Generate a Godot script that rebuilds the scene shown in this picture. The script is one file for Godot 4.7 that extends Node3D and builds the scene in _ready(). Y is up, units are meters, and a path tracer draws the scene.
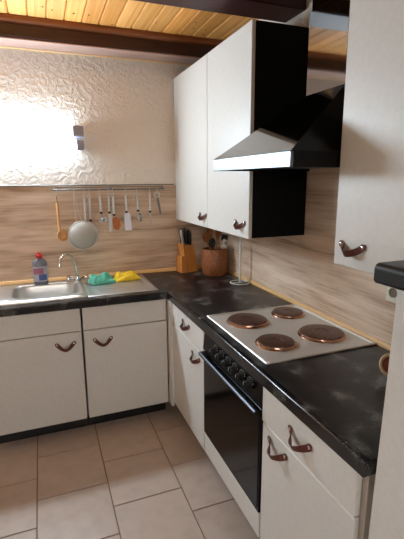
extends Node3D
# A small kitchen corner: sink run along the back wall (z = 0), hob and oven run along the right wall (x = 0).
# Floor is y = 0, metres throughout.

const TOP := 0.872        # worktop height
const FR := -0.585        # front plane of the right run
const FB := 0.585         # front plane of the sink run
const CEIL := 2.48

var M := {}
var used := {}

# ------------------------------------------------------------------ helpers

func mk() -> SurfaceTool:
	var st := SurfaceTool.new()
	st.begin(Mesh.PRIMITIVE_TRIANGLES)
	st.set_smooth_group(-1)
	return st

func numbered(called: String) -> String:
	if not used.has(called):
		used[called] = 0
		return called
	used[called] += 1
	return "%s_%03d" % [called, used[called]]

func thing(called: String, label: String, category: String, at: Vector3, group := "") -> Node3D:
	var o := Node3D.new()
	o.name = numbered(called)
	add_child(o)
	o.position = at
	o.set_meta("label", label)
	o.set_meta("category", category)
	if group:
		o.set_meta("group", group)
	return o

func setting(called: String, at: Vector3) -> Node3D:
	var o := Node3D.new()
	o.name = called
	add_child(o)
	o.position = at
	o.set_meta("kind", "structure")
	return o

# meshes are drawn in world coordinates; the part is moved back by its parent's place
func obj(called: String, st: SurfaceTool, m: Material, parent: Node3D, label := "") -> MeshInstance3D:
	st.generate_normals()
	var o := MeshInstance3D.new()
	o.name = called
	o.mesh = st.commit()
	o.material_override = m
	parent.add_child(o, true)
	o.position = -world_of(parent)
	if label:
		o.set_meta("label", label)
	return o

func world_of(n: Node) -> Vector3:
	var p := Vector3.ZERO
	while n != self and n is Node3D:
		p += n.position
		n = n.get_parent()
	return p

func struct(called: String, st: SurfaceTool, m: Material) -> MeshInstance3D:
	var o := obj(called, st, m, self)
	o.set_meta("kind", "structure")
	return o

func two(called: String, a: SurfaceTool, ma: Material, b: SurfaceTool, mb: Material, parent: Node3D) -> MeshInstance3D:
	a.generate_normals()
	b.generate_normals()
	var mesh := a.commit()
	b.commit(mesh)
	mesh.surface_set_material(0, ma)
	mesh.surface_set_material(1, mb)
	var o := MeshInstance3D.new()
	o.name = called
	o.mesh = mesh
	parent.add_child(o, true)
	o.position = -world_of(parent)
	return o

func trin(st: SurfaceTool, a: Vector3, b: Vector3, c: Vector3, n: Vector3) -> void:
	if (a - c).cross(a - b).dot(n) < 0.0:
		var t := b
		b = c
		c = t
	st.add_vertex(a)
	st.add_vertex(b)
	st.add_vertex(c)

func quadn(st: SurfaceTool, a: Vector3, b: Vector3, c: Vector3, d: Vector3, n: Vector3) -> void:
	trin(st, a, b, c, n)
	trin(st, a, c, d, n)

func cbox(st: SurfaceTool, c: Vector3, s: Vector3, b := 0.002) -> void:
	st.set_smooth_group(-1)
	var h := s / 2.0
	b = minf(b, minf(h.x, minf(h.y, h.z)) * 0.9)
	var k := h - Vector3(b, b, b)
	for ax in 3:
		var u := (ax + 1) % 3
		var v := (ax + 2) % 3
		for sg in [-1.0, 1.0]:
			var q := []
			for e in [[-1, -1], [1, -1], [1, 1], [-1, 1]]:
				var p := Vector3.ZERO
				p[ax] = sg * h[ax]
				p[u] = e[0] * k[u]
				p[v] = e[1] * k[v]
				q.append(c + p)
			var n := Vector3.ZERO
			n[ax] = sg
			quadn(st, q[0], q[1], q[2], q[3], n)
		if b <= 0.0:
			continue
		for su in [-1.0, 1.0]:
			for sv in [-1.0, 1.0]:
				var p1 := Vector3.ZERO
				var p2 := Vector3.ZERO
				p1[u] = su * h[u]; p1[v] = sv * k[v]
				p2[u] = su * k[u]; p2[v] = sv * h[v]
				var e := Vector3.ZERO
				e[ax] = k[ax]
				var n := Vector3.ZERO
				n[u] = su; n[v] = sv
				quadn(st, c + p1 - e, c + p2 - e, c + p2 + e, c + p1 + e, n)
	if b > 0.0:
		for sx in [-1.0, 1.0]:
			for sy in [-1.0, 1.0]:
				for sz in [-1.0, 1.0]:
					trin(st, c + Vector3(sx * h.x, sy * k.y, sz * k.z), c + Vector3(sx * k.x, sy * h.y, sz * k.z), c + Vector3(sx * k.x, sy * k.y, sz * h.z), Vector3(sx, sy, sz))

# box from its two corners
func bx(st: SurfaceTool, x0: float, x1: float, y0: float, y1: float, z0: float, z1: float, b := 0.002) -> void:
	cbox(st, Vector3(x0 + x1, y0 + y1, z0 + z1) / 2.0, Vector3(absf(x1 - x0), absf(y1 - y0), absf(z1 - z0)), b)

func lathe(st: SurfaceTool, prof: Array, xf: Transform3D, seg := 24, groups := 50) -> void:
	var g := groups
	st.set_smooth_group(g)
	for i in prof.size() - 1:
		var p: Vector2 = prof[i]
		var q: Vector2 = prof[i + 1]
		var d := q - p
		if i > 0:
			var e: Vector2 = p - prof[i - 1]
			if absf(e.angle_to(d)) > 0.6:
				g += 1
				st.set_smooth_group(g)
		for j in seg:
			var t0 := TAU * j / seg
			var t1 := TAU * (j + 1) / seg
			var tm := (t0 + t1) / 2.0
			var n := xf.basis * Vector3(d.y * cos(tm), -d.x, d.y * sin(tm))
			var a := xf * Vector3(p.x * cos(t0), p.y, p.x * sin(t0))
			var b := xf * Vector3(p.x * cos(t1), p.y, p.x * sin(t1))
			var c := xf * Vector3(q.x * cos(t1), q.y, q.x * sin(t1))
			var f := xf * Vector3(q.x * cos(t0), q.y, q.x * sin(t0))
			if p.x > 1e-6:
				trin(st, a, b, c, n)
			if q.x > 1e-6:
				trin(st, a, c, f, n)
	st.set_smooth_group(-1)

func at(p: Vector3) -> Transform3D:
	return Transform3D(Basis(), p)

# local y axis turned to point along dir
func along(p: Vector3, dir: Vector3) -> Transform3D:
	var y := dir.normalized()
	var x := Vector3.RIGHT if absf(y.x) < 0.9 else Vector3.BACK
	x = (x - y * x.dot(y)).normalized()
	return Transform3D(Basis(x, y, x.cross(y)), p)

func tube(st: SurfaceTool, pts: Array, r, seg := 8, group := 20) -> void:
	st.set_smooth_group(group)
	var rings := []
	var prev := Vector3.ZERO
	for i in pts.size():
		var t: Vector3 = pts[mini(i + 1, pts.size() - 1)] - pts[maxi(i - 1, 0)]
		t = t.normalized()
		var u: Vector3
		if i == 0:
			u = Vector3.UP if absf(t.y) < 0.9 else Vector3.RIGHT
		else:
			u = prev
		u = (u - t * u.dot(t)).normalized()
		prev = u
		var v := t.cross(u)
		var rad: float = r[i] if r is Array else r
		var ring := []
		for j in seg:
			var a := TAU * j / seg
			ring.append(pts[i] + (u * cos(a) + v * sin(a)) * rad)
		rings.append(ring)
	for i in pts.size() - 1:
		for j in seg:
			var k := (j + 1) % seg
			var mid: Vector3 = (rings[i][j] + rings[i + 1][k]) / 2.0 - (pts[i] + pts[i + 1]) / 2.0
			quadn(st, rings[i][j], rings[i][k], rings[i + 1][k], rings[i + 1][j], mid)
	st.set_smooth_group(-1)
	for e in [0, pts.size() - 1]:
		var n: Vector3 = pts[0] - pts[1] if e == 0 else pts[e] - pts[e - 1]
		for j in seg:
			trin(st, pts[e], rings[e][j], rings[e][(j + 1) % seg], n)

func loop_pts(c: Vector3, u: Vector3, v: Vector3, r: float, n := 24, a0 := 0.0, a1 := TAU) -> Array:
	var out := []
	for i in n + 1:
		var a := a0 + (a1 - a0) * i / n
		out.append(c + (u * cos(a) + v * sin(a)) * r)
	return out

# flat band with thickness: pts, face normals, half widths
func ribbon(st: SurfaceTool, pts: Array, nor: Array, hw: Array, th: float) -> void:
	var rows := []
	for i in pts.size():
		var t: Vector3 = (pts[mini(i + 1, pts.size() - 1)] - pts[maxi(i - 1, 0)]).normalized()
		var n: Vector3 = (nor[i] - t * nor[i].dot(t)).normalized()
		var w := n.cross(t)
		rows.append([pts[i] + w * hw[i] + n * th, pts[i] - w * hw[i] + n * th, pts[i] - w * hw[i] - n * th, pts[i] + w * hw[i] - n * th, n, w])
	for i in pts.size() - 1:
		var a = rows[i]
		var b = rows[i + 1]
		var ns := [a[4], -a[5], -a[4], a[5]]
		for j in 4:
			st.set_smooth_group(60 + j)
			quadn(st, a[j], a[(j + 1) % 4], b[(j + 1) % 4], b[j], ns[j])
	st.set_smooth_group(-1)
	var f = rows[0]
	quadn(st, f[0], f[1], f[2], f[3], pts[0] - pts[1])
	f = rows[-1]
	quadn(st, f[0], f[1], f[2], f[3], pts[-1] - pts[-2])

# polygon in local x, y drawn out along local z
func prism(st: SurfaceTool, poly: Array, z0: float, z1: float, xf: Transform3D, smooth := false) -> void:
	var pp := PackedVector2Array(poly)
	var idx := Geometry2D.triangulate_polygon(pp)
	var area := 0.0
	for i in pp.size():
		area += pp[i].cross(pp[(i + 1) % pp.size()])
	st.set_smooth_group(-1)
	for zz in [z0, z1]:
		var n := xf.basis * Vector3(0, 0, -1.0 if zz == minf(z0, z1) else 1.0)
		for i in range(0, idx.size(), 3):
			var q := []
			for k in 3:
				var p := pp[idx[i + k]]
				q.append(xf * Vector3(p.x, p.y, zz))
			trin(st, q[0], q[1], q[2], n)
	if smooth:
		st.set_smooth_group(70)
	for i in pp.size():
		var p := pp[i]
		var q := pp[(i + 1) % pp.size()]
		var d := (q - p) * signf(area)
		quadn(st, xf * Vector3(p.x, p.y, z0), xf * Vector3(q.x, q.y, z0), xf * Vector3(q.x, q.y, z1), xf * Vector3(p.x, p.y, z1), xf.basis * Vector3(d.y, -d.x, 0))
	st.set_smooth_group(-1)

# ------------------------------------------------------------------ textures and materials

func noise(seed_: int, freq: float, kind := FastNoiseLite.TYPE_SIMPLEX_SMOOTH, oct := 4, fractal := FastNoiseLite.FRACTAL_FBM) -> FastNoiseLite:
	var n := FastNoiseLite.new()
	n.seed = seed_
	n.noise_type = kind
	n.frequency = freq
	n.fractal_type = fractal
	n.fractal_octaves = oct
	return n

func field(n: FastNoiseLite, w: int, h: int, size := 512) -> Image:
	var im := n.get_seamless_image(w, h)
	im.convert(Image.FORMAT_L8)
	if w != size or h != size:
		im.resize(size, size, Image.INTERPOLATE_CUBIC)
	return im

func ramp(t: float, cs: Array) -> Color:
	t = clampf(t, 0.0, 1.0) * (cs.size() - 1)
	var i := mini(int(t), cs.size() - 2)
	return cs[i].lerp(cs[i + 1], t - i)

func colour_tex(layers: Array, cs: Array, contrast := 1.0, size := 512, mid := 0.5) -> ImageTexture:
	var data := PackedByteArray()
	data.resize(size * size * 3)
	var bufs := []
	for l in layers:
		bufs.append(l[0].get_data())
	for i in size * size:
		var v := 0.0
		for k in bufs.size():
			v += bufs[k][i] / 255.0 * layers[k][1]
		var c := ramp((v - mid) * contrast + 0.5, cs)
		data[i * 3] = int(c.r * 255.0)
		data[i * 3 + 1] = int(c.g * 255.0)
		data[i * 3 + 2] = int(c.b * 255.0)
	return ImageTexture.create_from_image(Image.create_from_data(size, size, false, Image.FORMAT_RGB8, data))

func turned(im: Image) -> Image:
	var o: Image = im.duplicate()
	o.rotate_90(CLOCKWISE)
	return o

func mat(c: Color, rough := 0.6, metal := 0.0, spec := 0.5) -> StandardMaterial3D:
	var m := StandardMaterial3D.new()
	m.albedo_color = c
	m.roughness = rough
	m.metallic = metal
	m.metallic_specular = spec
	return m

func tri_mat(tex: Texture2D, scale: Vector3, rough: float, offset := Vector3.ZERO, world := true) -> StandardMaterial3D:
	var m := mat(Color.WHITE, rough)
	m.albedo_texture = tex
	m.uv1_triplanar = true
	m.uv1_world_triplanar = world
	m.uv1_triplanar_sharpness = 8.0
	m.uv1_scale = scale
	m.uv1_offset = offset
	return m

func relief(m: StandardMaterial3D, im: Image, cm: float) -> void:
	m.heightmap_enabled = true
	m.heightmap_texture = ImageTexture.create_from_image(im)
	m.heightmap_scale = cm

func make_materials() -> void:
	# rough trowelled plaster
	var pn := noise(3, 0.016, FastNoiseLite.TYPE_SIMPLEX_SMOOTH, 3, FastNoiseLite.FRACTAL_RIDGED)
	pn.domain_warp_enabled = true
	pn.domain_warp_amplitude = 44.0
	pn.domain_warp_frequency = 0.02
	var pf := field(pn, 1024, 1024, 1024)
	var pl := mat(Color(0.93, 0.885, 0.84), 0.9)
	pl.uv1_triplanar = true
	pl.uv1_world_triplanar = true
	pl.uv1_scale = Vector3.ONE * 0.95
	relief(pl, pf, 0.8)
	M.plaster = pl
	# pine boards, grain along z; four tones
	var g1 := turned(field(noise(11, 0.03), 48, 512))
	var g2 := turned(field(noise(12, 0.12), 40, 512))
	var kn := field(noise(13, 0.014, FastNoiseLite.TYPE_CELLULAR, 1), 512, 512)
	var pine := [Color(0.80, 0.50, 0.21), Color(0.90, 0.62, 0.30), Color(0.96, 0.70, 0.39), Color(0.98, 0.75, 0.46)]
	var pt := colour_tex([[g1, 0.65], [g2, 0.35]], pine, 1.0)
	M.pine = []
	for i in 4:
		var m := tri_mat(pt, Vector3(2.3, 1.0, 0.45), 0.55, Vector3(0.27 * i, 0.0, 0.31 * i))
		var f: float = [0.92, 1.0, 0.88, 0.96][i]
		m.albedo_color = Color(f, f * [1.0, 0.97, 0.96, 1.0][i], f * [1.0, 0.94, 0.9, 1.02][i])
		M.pine.append(m)
	M.knot = mat(Color(0.33, 0.17, 0.08), 0.6)
	# dark stained beams
	var bt := colour_tex([[field(noise(21, 0.03), 48, 512), 0.5], [field(noise(22, 0.15), 40, 512), 0.5]], [Color(0.13, 0.055, 0.045), Color(0.23, 0.10, 0.08), Color(0.31, 0.15, 0.12)], 1.2)
	M.beam = tri_mat(bt, Vector3(0.8, 3.0, 3.0), 0.5)
	M.moulding = tri_mat(colour_tex([[field(noise(23, 0.05), 48, 512), 1.0]], [Color(0.46, 0.26, 0.13), Color(0.62, 0.37, 0.19)], 1.2), Vector3(0.8, 4.0, 4.0), 0.5)
	M.lit_soffit = tri_mat(colour_tex([[field(noise(25, 0.05), 48, 512), 1.0]], [Color(0.60, 0.47, 0.42), Color(0.74, 0.61, 0.55)], 1.2), Vector3(0.8, 4.0, 4.0), 0.5)  # beam underside: lamplight from below put into this paler colour
	M.strip = tri_mat(colour_tex([[field(noise(24, 0.05), 48, 512), 1.0]], [Color(0.82, 0.63, 0.40), Color(0.93, 0.77, 0.54)], 1.2), Vector3(0.8, 4.0, 0.8), 0.45)
	# oak look laminate, grain horizontal on both walls
	var o1 := field(noise(31, 0.012, FastNoiseLite.TYPE_SIMPLEX_SMOOTH, 5), 96, 512)
	var o2 := field(noise(32, 0.10, FastNoiseLite.TYPE_SIMPLEX_SMOOTH, 3), 40, 512)
	var o3 := field(noise(33, 0.02, FastNoiseLite.TYPE_SIMPLEX_SMOOTH, 4), 256, 512)
	var ot := colour_tex([[o1, 0.45], [o2, 0.25], [o3, 0.30]], [Color(0.63, 0.51, 0.41), Color(0.775, 0.66, 0.56), Color(0.85, 0.75, 0.655), Color(0.895, 0.805, 0.72)], 1.9)
	M.oak = tri_mat(ot, Vector3(0.55, 1.25, 0.55), 0.5, Vector3(0.37, 0.1, 0.2))
	# black stone look worktop
	var wv := noise(41, 0.010, FastNoiseLite.TYPE_SIMPLEX_SMOOTH, 5)
	wv.domain_warp_enabled = true
	wv.domain_warp_amplitude = 40.0
	wv.domain_warp_frequency = 0.01
	var w1 := field(wv, 512, 512)
	var w2 := field(noise(42, 0.25, FastNoiseLite.TYPE_SIMPLEX_SMOOTH, 2), 512, 512)
	var wt := colour_tex([[w1, 0.72], [w2, 0.28]], [Color(0.075, 0.075, 0.08), Color(0.085, 0.085, 0.09), Color(0.09, 0.09, 0.095), Color(0.13, 0.13, 0.13), Color(0.25, 0.25, 0.24), Color(0.42, 0.42, 0.40)], 1.85)
	M.worktop = tri_mat(wt, Vector3(1.1, 1.1, 1.1), 0.34, Vector3(0.15, 0, 0.4))
	M.worktop_edge = tri_mat(wt, Vector3(1.1, 1.1, 1.1), 0.16, Vector3(0.15, 0, 0.4))
	M.worktop_edge.metallic_specular = 0.5
	# white laminate fronts with a faint linen weave
	var c1 := field(noise(51, 0.2, FastNoiseLite.TYPE_SIMPLEX_SMOOTH, 2), 512, 128)
	var ct := colour_tex([[c1, 0.5], [field(noise(52, 0.02), 512, 512), 0.5]], [Color(0.80, 0.785, 0.76), Color(0.84, 0.825, 0.80)], 1.2)
	M.front = tri_mat(ct, Vector3(3.0, 3.0, 3.0), 0.42)
	relief(M.front, c1, 0.02)
	M.carcass = mat(Color(0.78, 0.75, 0.71), 0.5)
	M.black_panel = mat(Color(0.045, 0.045, 0.055), 0.6, 0.0, 0.25)
	M.plinth = mat(Color(0.05, 0.045, 0.045), 0.45)
	# floor tiles: three tones of beige stoneware
	M.tile = []
	var t1 := field(noise(61, 0.02, FastNoiseLite.TYPE_SIMPLEX_SMOOTH, 5), 512, 512)
	for i in 3:
		var a := Color(0.69, 0.62, 0.565).lerp(Color(0.715, 0.645, 0.59), i / 2.0)
		M.tile.append(tri_mat(colour_tex([[t1, 1.0]], [a.darkened(0.05), a, a.lightened(0.06)], 0.9, 512), Vector3(0.9, 0.9, 0.9), 0.33, Vector3(0.3 * i, 0, 0.2 * i)))
	M.grout = mat(Color(0.52, 0.44, 0.38), 0.9)
	# metals
	M.hood_steel = mat(Color(0.52, 0.51, 0.50), 0.06, 1.0)
	M.brushed = mat(Color(0.44, 0.48, 0.50), 0.34, 1.0)
	M.steel = mat(Color(0.82, 0.815, 0.80), 0.38, 1.0)
	M.chrome = mat(Color(0.86, 0.86, 0.86), 0.10, 1.0)
	M.pale_steel = mat(Color(0.86, 0.88, 0.92), 0.55, 0.8)
	M.hob_steel = mat(Color(0.84, 0.82, 0.79), 0.46, 0.55)
	M.dull_steel = mat(Color(0.50, 0.50, 0.50), 0.45, 1.0)
	M.dark_steel = mat(Color(0.38, 0.39, 0.42), 0.42, 1.0)
	var ht := colour_tex([[field(noise(71, 0.03, FastNoiseLite.TYPE_SIMPLEX_SMOOTH, 5), 512, 512), 1.0]], [Color(0.25, 0.17, 0.14), Color(0.38, 0.26, 0.21), Color(0.47, 0.34, 0.28)], 1.4)
	M.plate = tri_mat(ht, Vector3(4, 4, 4), 0.38)
	M.plate.metallic = 0.45
	M.plate_rim = mat(Color(0.72, 0.56, 0.47), 0.22, 1.0)
	M.leather = tri_mat(colour_tex([[field(noise(81, 0.06), 512, 512), 1.0]], [Color(0.27, 0.12, 0.085), Color(0.42, 0.21, 0.15)], 1.3), Vector3(6, 6, 6), 0.5)
	M.black_glass = mat(Color(0.06, 0.05, 0.045), 0.12, 0.0, 0.3)
	M.black_enamel = mat(Color(0.035, 0.035, 0.04), 0.25, 0.0, 0.3)
	M.black_plastic = mat(Color(0.06, 0.06, 0.06), 0.4)
	M.print = mat(Color(0.75, 0.75, 0.75), 0.5)
	M.white_plastic = mat(Color(0.86, 0.84, 0.76), 0.4)
	M.hole = mat(Color(0.40, 0.34, 0.26), 0.6)
	M.grey_plastic = mat(Color(0.62, 0.62, 0.68), 0.5)
	M.white_wire = mat(Color(0.85, 0.85, 0.82), 0.35)
	var kt := colour_tex([[turned(field(noise(91, 0.04), 64, 512)), 1.0]], [Color(0.70, 0.43, 0.19), Color(0.86, 0.60, 0.32)], 1.2)
	M.block = tri_mat(kt, Vector3(6, 1.5, 6), 0.5)
	M.spoon_wood = tri_mat(kt, Vector3(6, 2, 6), 0.55, Vector3(0.3, 0.2, 0.1))
	M.spoon_wood = tri_mat(colour_tex([[turned(field(noise(94, 0.04), 64, 512)), 1.0]], [Color(0.84, 0.62, 0.40), Color(0.93, 0.74, 0.52)], 1.2), Vector3(6, 2, 6), 0.55)
	M.orange_wood = tri_mat(kt, Vector3(6, 2, 6), 0.55)
	M.orange_wood.albedo_color = Color(0.92, 0.80, 0.76)
	M.dark_spoon = tri_mat(kt, Vector3(6, 2, 6), 0.55, Vector3(0.5, 0.2, 0.1))
	M.dark_spoon.albedo_color = Color(0.74, 0.68, 0.60)
	M.crock = tri_mat(colour_tex([[turned(field(noise(92, 0.05), 64, 512)), 0.6], [field(noise(93, 0.03), 512, 512), 0.4]], [Color(0.38, 0.21, 0.11), Color(0.56, 0.33, 0.18), Color(0.66, 0.41, 0.24)], 1.3), Vector3(5, 2.5, 5), 0.45)
	M.turq = mat(Color(0.36, 0.70, 0.61), 0.85)
	M.yellow = mat(Color(0.93, 0.79, 0.19), 0.85)
	var wv2 := Image.create(64, 64, false, Image.FORMAT_L8)
	for y in 64:
		for x in 64:
			var v := 0.5 + 0.25 * sin(x * TAU / 8.0) + 0.25 * sin(y * TAU / 8.0)
			wv2.set_pixel(x, y, Color(v, v, v))
	M.mesh = mat(Color(0.72, 0.71, 0.68), 0.5, 0.15)
	M.mesh.uv1_triplanar = true
	M.mesh.uv1_world_triplanar = true
	M.mesh.uv1_scale = Vector3.ONE * 40.0
	relief(M.mesh, wv2, 0.06)
	M.red = mat(Color(0.76, 0.10, 0.09), 0.35)
	M.bottle = mat(Color(0.42, 0.43, 0.48), 0.22)
	M.label_pink = mat(Color(0.62, 0.36, 0.45), 0.4)
	M.label_blue = mat(Color(0.26, 0.33, 0.56), 0.4)
	M.label_pale = mat(Color(0.66, 0.66, 0.70), 0.4)
	M.terracotta = mat(Color(0.62, 0.33, 0.22), 0.55)
	M.cream = mat(Color(0.86, 0.74, 0.60), 0.5)
	M.padded = mat(Color(0.05, 0.05, 0.055), 0.42)
	M.wall_paint = mat(Color(0.80, 0.75, 0.68), 0.9)
	var glow := mat(Color(0.95, 0.97, 1.0), 0.4)
	glow.emission_enabled = true
	glow.emission = Color(0.86, 0.94, 1.0)
	glow.emission_energy_multiplier = 4.0
	M.glow = glow
	var pane := mat(Color(0.95, 0.97, 0.97, 0.08), 0.02)
	pane.transparency = BaseMaterial3D.TRANSPARENCY_ALPHA
	M.pane = pane

# ------------------------------------------------------------------ scene

func _ready() -> void:
	camera_and_light()
	make_materials()
	room()
	ceiling_and_beams()
	floor_tiles()
	sink_run()
	right_run()
	worktop()
	wall_units()
	hood()
	tall_unit()
	wall_lamp()
	hob()
	sink()
	splash_and_strips()
	utensils()
	counter_things()

func camera_and_light() -> void:
	var cam := Camera3D.new()
	cam.name = "camera"
	add_child(cam)
	cam.position = Vector3(-1.2944, 1.5568, 3.0136)
	cam.rotation = Vector3(-0.2139, -0.3669, -0.006)
	cam.fov = 66.187
	cam.near = 0.03
	cam.current = true
	var env := Environment.new()
	env.background_mode = Environment.BG_SKY
	var sky := Sky.new()
	var sm := ProceduralSkyMaterial.new()
	sm.sky_top_color = Color(0.80, 0.80, 0.82)
	sm.sky_horizon_color = Color(0.95, 0.90, 0.84)
	sm.ground_bottom_color = Color(0.42, 0.41, 0.38)
	sm.ground_horizon_color = Color(0.70, 0.70, 0.68)
	sm.sky_energy_multiplier = 2.6
	sm.ground_energy_multiplier = 1.8
	sky.sky_material = sm
	env.sky = sky
	env.tonemap_mode = Environment.TONE_MAPPER_LINEAR
	env.tonemap_exposure = 1.4
	env.sdfgi_enabled = true
	env.ssao_enabled = true
	env.ssil_enabled = true
	var we := WorldEnvironment.new()
	we.name = "world_environment"
	we.environment = env
	add_child(we)

func room() -> void:
	var st := mk()
	bx(st, -3.0, 0.15, -0.1, 2.7, -0.15, 0.0, 0.0)
	struct("wall_back", st, M.plaster)
	st = mk()
	bx(st, 0.0, 0.15, -0.1, 2.7, 0.0, 4.75, 0.0)
	struct("wall_right", st, M.plaster)
	st = mk()
	bx(st, -3.0, -2.85, -0.1, 2.7, 0.0, 4.75, 0.0)
	struct("wall_left", st, M.wall_paint)
	# wall behind the viewer with a window opening
	st = mk()
	var w0 := -2.45; var w1 := -0.95; var y0 := 0.85; var y1 := 2.15
	bx(st, -2.85, w0, -0.1, 2.7, 4.6, 4.75, 0.0)
	bx(st, w1, 0.0, -0.1, 2.7, 4.6, 4.75, 0.0)
	bx(st, w0, w1, -0.1, y0, 4.6, 4.75, 0.0)
	bx(st, w0, w1, y1, 2.7, 4.6, 4.75, 0.0)
	struct("wall_front", st, M.wall_paint)
	var win := setting("window_1", Vector3(-1.7, y0, 4.68))
	var fr := mk()
	var f := 0.06
	bx(fr, w0, w1, y0, y0 + f, 4.65, 4.71)
	bx(fr, w0, w1, y1 - f, y1, 4.65, 4.71)
	bx(fr, w0, w0 + f, y0 + f, y1 - f, 4.65, 4.71)
	bx(fr, w1 - f, w1, y0 + f, y1 - f, 4.65, 4.71)
	bx(fr, -1.74, -1.66, y0 + f, y1 - f, 4.65, 4.71)
	obj("window_frame", fr, M.carcass, win)
	for s in [[w0 + f, -1.74], [-1.66, w1 - f]]:
		var p := mk()
		bx(p, s[0], s[1], y0 + f, y1 - f, 4.678, 4.682, 0.0)
		obj("pane", p, M.pane, win)

func ceiling_and_beams() -> void:
	var st := mk()
	bx(st, -3.0, 0.15, CEIL + 0.02, CEIL + 0.17, -0.15, 4.75, 0.0)
	var c := struct("ceiling", st, M.beam)
	# boards run away from the viewer, ten centimetres apart
	var bm := []
	for k in 4:
		var b := mk()
		cbox(b, Vector3.ZERO, Vector3(0.0972, 0.02, 4.6), 0.006)
		b.generate_normals()
		bm.append(b.commit())
	for i in 29:
		var o := MeshInstance3D.new()
		o.name = "board"
		o.mesh = bm[i % 4]
		o.material_override = M.pine[(i * 7 + i / 3) % 4]
		c.add_child(o, true)
		o.position = Vector3(-0.028 - 0.1 * i, CEIL + 0.01, 2.3)
	# knots in the boards that are in view
	var rng := RandomNumberGenerator.new()
	rng.seed = 5
	for i in 46:
		var k := mk()
		var bi := rng.randi_range(2, 15)
		var x := -0.028 - 0.1 * bi + rng.randf_range(-0.034, 0.034)
		var z := rng.randf_range(0.22, 0.92) if i < 34 else rng.randf_range(1.1, 2.4)
		var r := rng.randf_range(0.003, 0.007)
		lathe(k, [Vector2(0.0, -0.0012), Vector2(r, -0.0006), Vector2(r, 0.001)], Transform3D(Basis.from_scale(Vector3(1, 1, 1.5)), Vector3(x, CEIL, z)), 10)
		obj("knot", k, M.knot, c)
	for b in [[0.0, 0.18, "dark brown ceiling beam running along the top of the rough plaster wall"], [0.91, 1.10, "dark brown ceiling beam crossing above the two tall wall cupboards"], [2.75, 2.94, "dark brown ceiling beam crossing the room above the tall white unit"]]:
		var t := thing("ceiling_beam", b[2], "beam", Vector3(-1.42, 2.367, (b[0] + b[1]) / 2.0))
		var s := mk()
		bx(s, -2.85, 0.0, 2.367, CEIL, b[0], b[1], 0.006)
		obj("timber", s, M.beam, t)
		for side in ([1] if b[0] == 0.0 else [-1, 1]):
			var m := mk()
			var z0: float = b[1] if side > 0 else b[0]
			prism(m, [Vector2(0, 0), Vector2(0.011, 0.003), Vector2(0.019, 0.010), Vector2(0.024, 0.020), Vector2(0.025, 0.041), Vector2(0, 0.041)], 0.0, 2.85, Transform3D(Basis(Vector3(0, 0, side), Vector3.UP, Vector3(-side, 0, 0)), Vector3(0.0 if side > 0 else -2.85, CEIL - 0.041, z0)))
			obj("moulding", m, M.moulding, t)
	st = mk()
	bx(st, -2.85, 0.0, 2.353, 2.367, 0.0, 0.014, 0.003)
	struct("trim_1", st, M.strip)
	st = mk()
	bx(st, -2.85, 0.0, 2.3585, 2.3665, 0.0145, 0.176, 0.002)  # added thin board, pale to show the beam underside as lamplit
	struct("lit_trim_4", st, M.lit_soffit)

func floor_tiles() -> void:
	var st := mk()
	bx(st, -3.0, 0.15, -0.1, -0.004, -0.15, 4.75, 0.0)
	var fl := struct("floor", st, M.grout)
	var px := 0.3485
	var pz := 0.348
	var b := mk()
	cbox(b, Vector3.ZERO, Vector3(px - 0.006, 0.012, pz - 0.006), 0.002)
	b.generate_normals()
	var tile := b.commit()
	for i in range(-7, 3):
		var x := -0.735 + px * i + px / 2.0
		if x > -0.1 or x < -2.75:
			continue
		var off := 1.412 if i % 2 == 0 else 1.243
		for j in range(-4, 10):
			var z := off + pz * j + pz / 2.0
			if z < 0.15 or z > 4.5:
				continue
			var o := MeshInstance3D.new()
			o.name = "tile"
			o.mesh = tile
			o.material_override = M.tile[absi(i * 5 + j * 7 + i * j) % 3]
			fl.add_child(o, true)
			o.position = Vector3(x, -0.006, z)

# leather strap held by two chrome screws; u is along the front, out away from it
func strap(parent: Node3D, c: Vector3, u: Vector3, out: Vector3, w := 0.102, droop := 0.026, far := 0.028) -> void:
	var a := mk()
	var b := mk()
	var pts := []
	var nor := []
	var hw := []
	var n := 18
	pts.append(c - u * (w / 2.0 + 0.011) + out * 0.003)
	nor.append(out); hw.append(0.006)
	pts.append(c - u * (w / 2.0 + 0.006) + out * 0.003)
	nor.append(out); hw.append(0.0105)
	for i in n + 1:
		var t := float(i) / n
		var s := sin(PI * t)
		var e := pow(s, 0.85) if s > 0.0 else 0.0
		pts.append(c + u * ((t - 0.5) * w) + Vector3.DOWN * droop * e + out * (0.003 + far * s * s))
		nor.append((out + Vector3.DOWN * 0.55 * s).normalized())
		hw.append(0.0115)
	pts.append(c + u * (w / 2.0 + 0.006) + out * 0.003)
	nor.append(out); hw.append(0.0105)
	pts.append(c + u * (w / 2.0 + 0.011) + out * 0.003)
	nor.append(out); hw.append(0.006)
	ribbon(a, pts, nor, hw, 0.0016)
	for s in [-1.0, 1.0]:
		lathe(b, [Vector2(0.0062, 0.0), Vector2(0.0062, 0.0028), Vector2(0.0035, 0.0042), Vector2(0.0, 0.0046)], along(c + u * s * (w / 2.0) + out * 0.004, out), 12)
	two("handle", a, M.leather, b, M.chrome, parent).set_meta("label", "brown leather strap handle with chrome screws")

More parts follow.
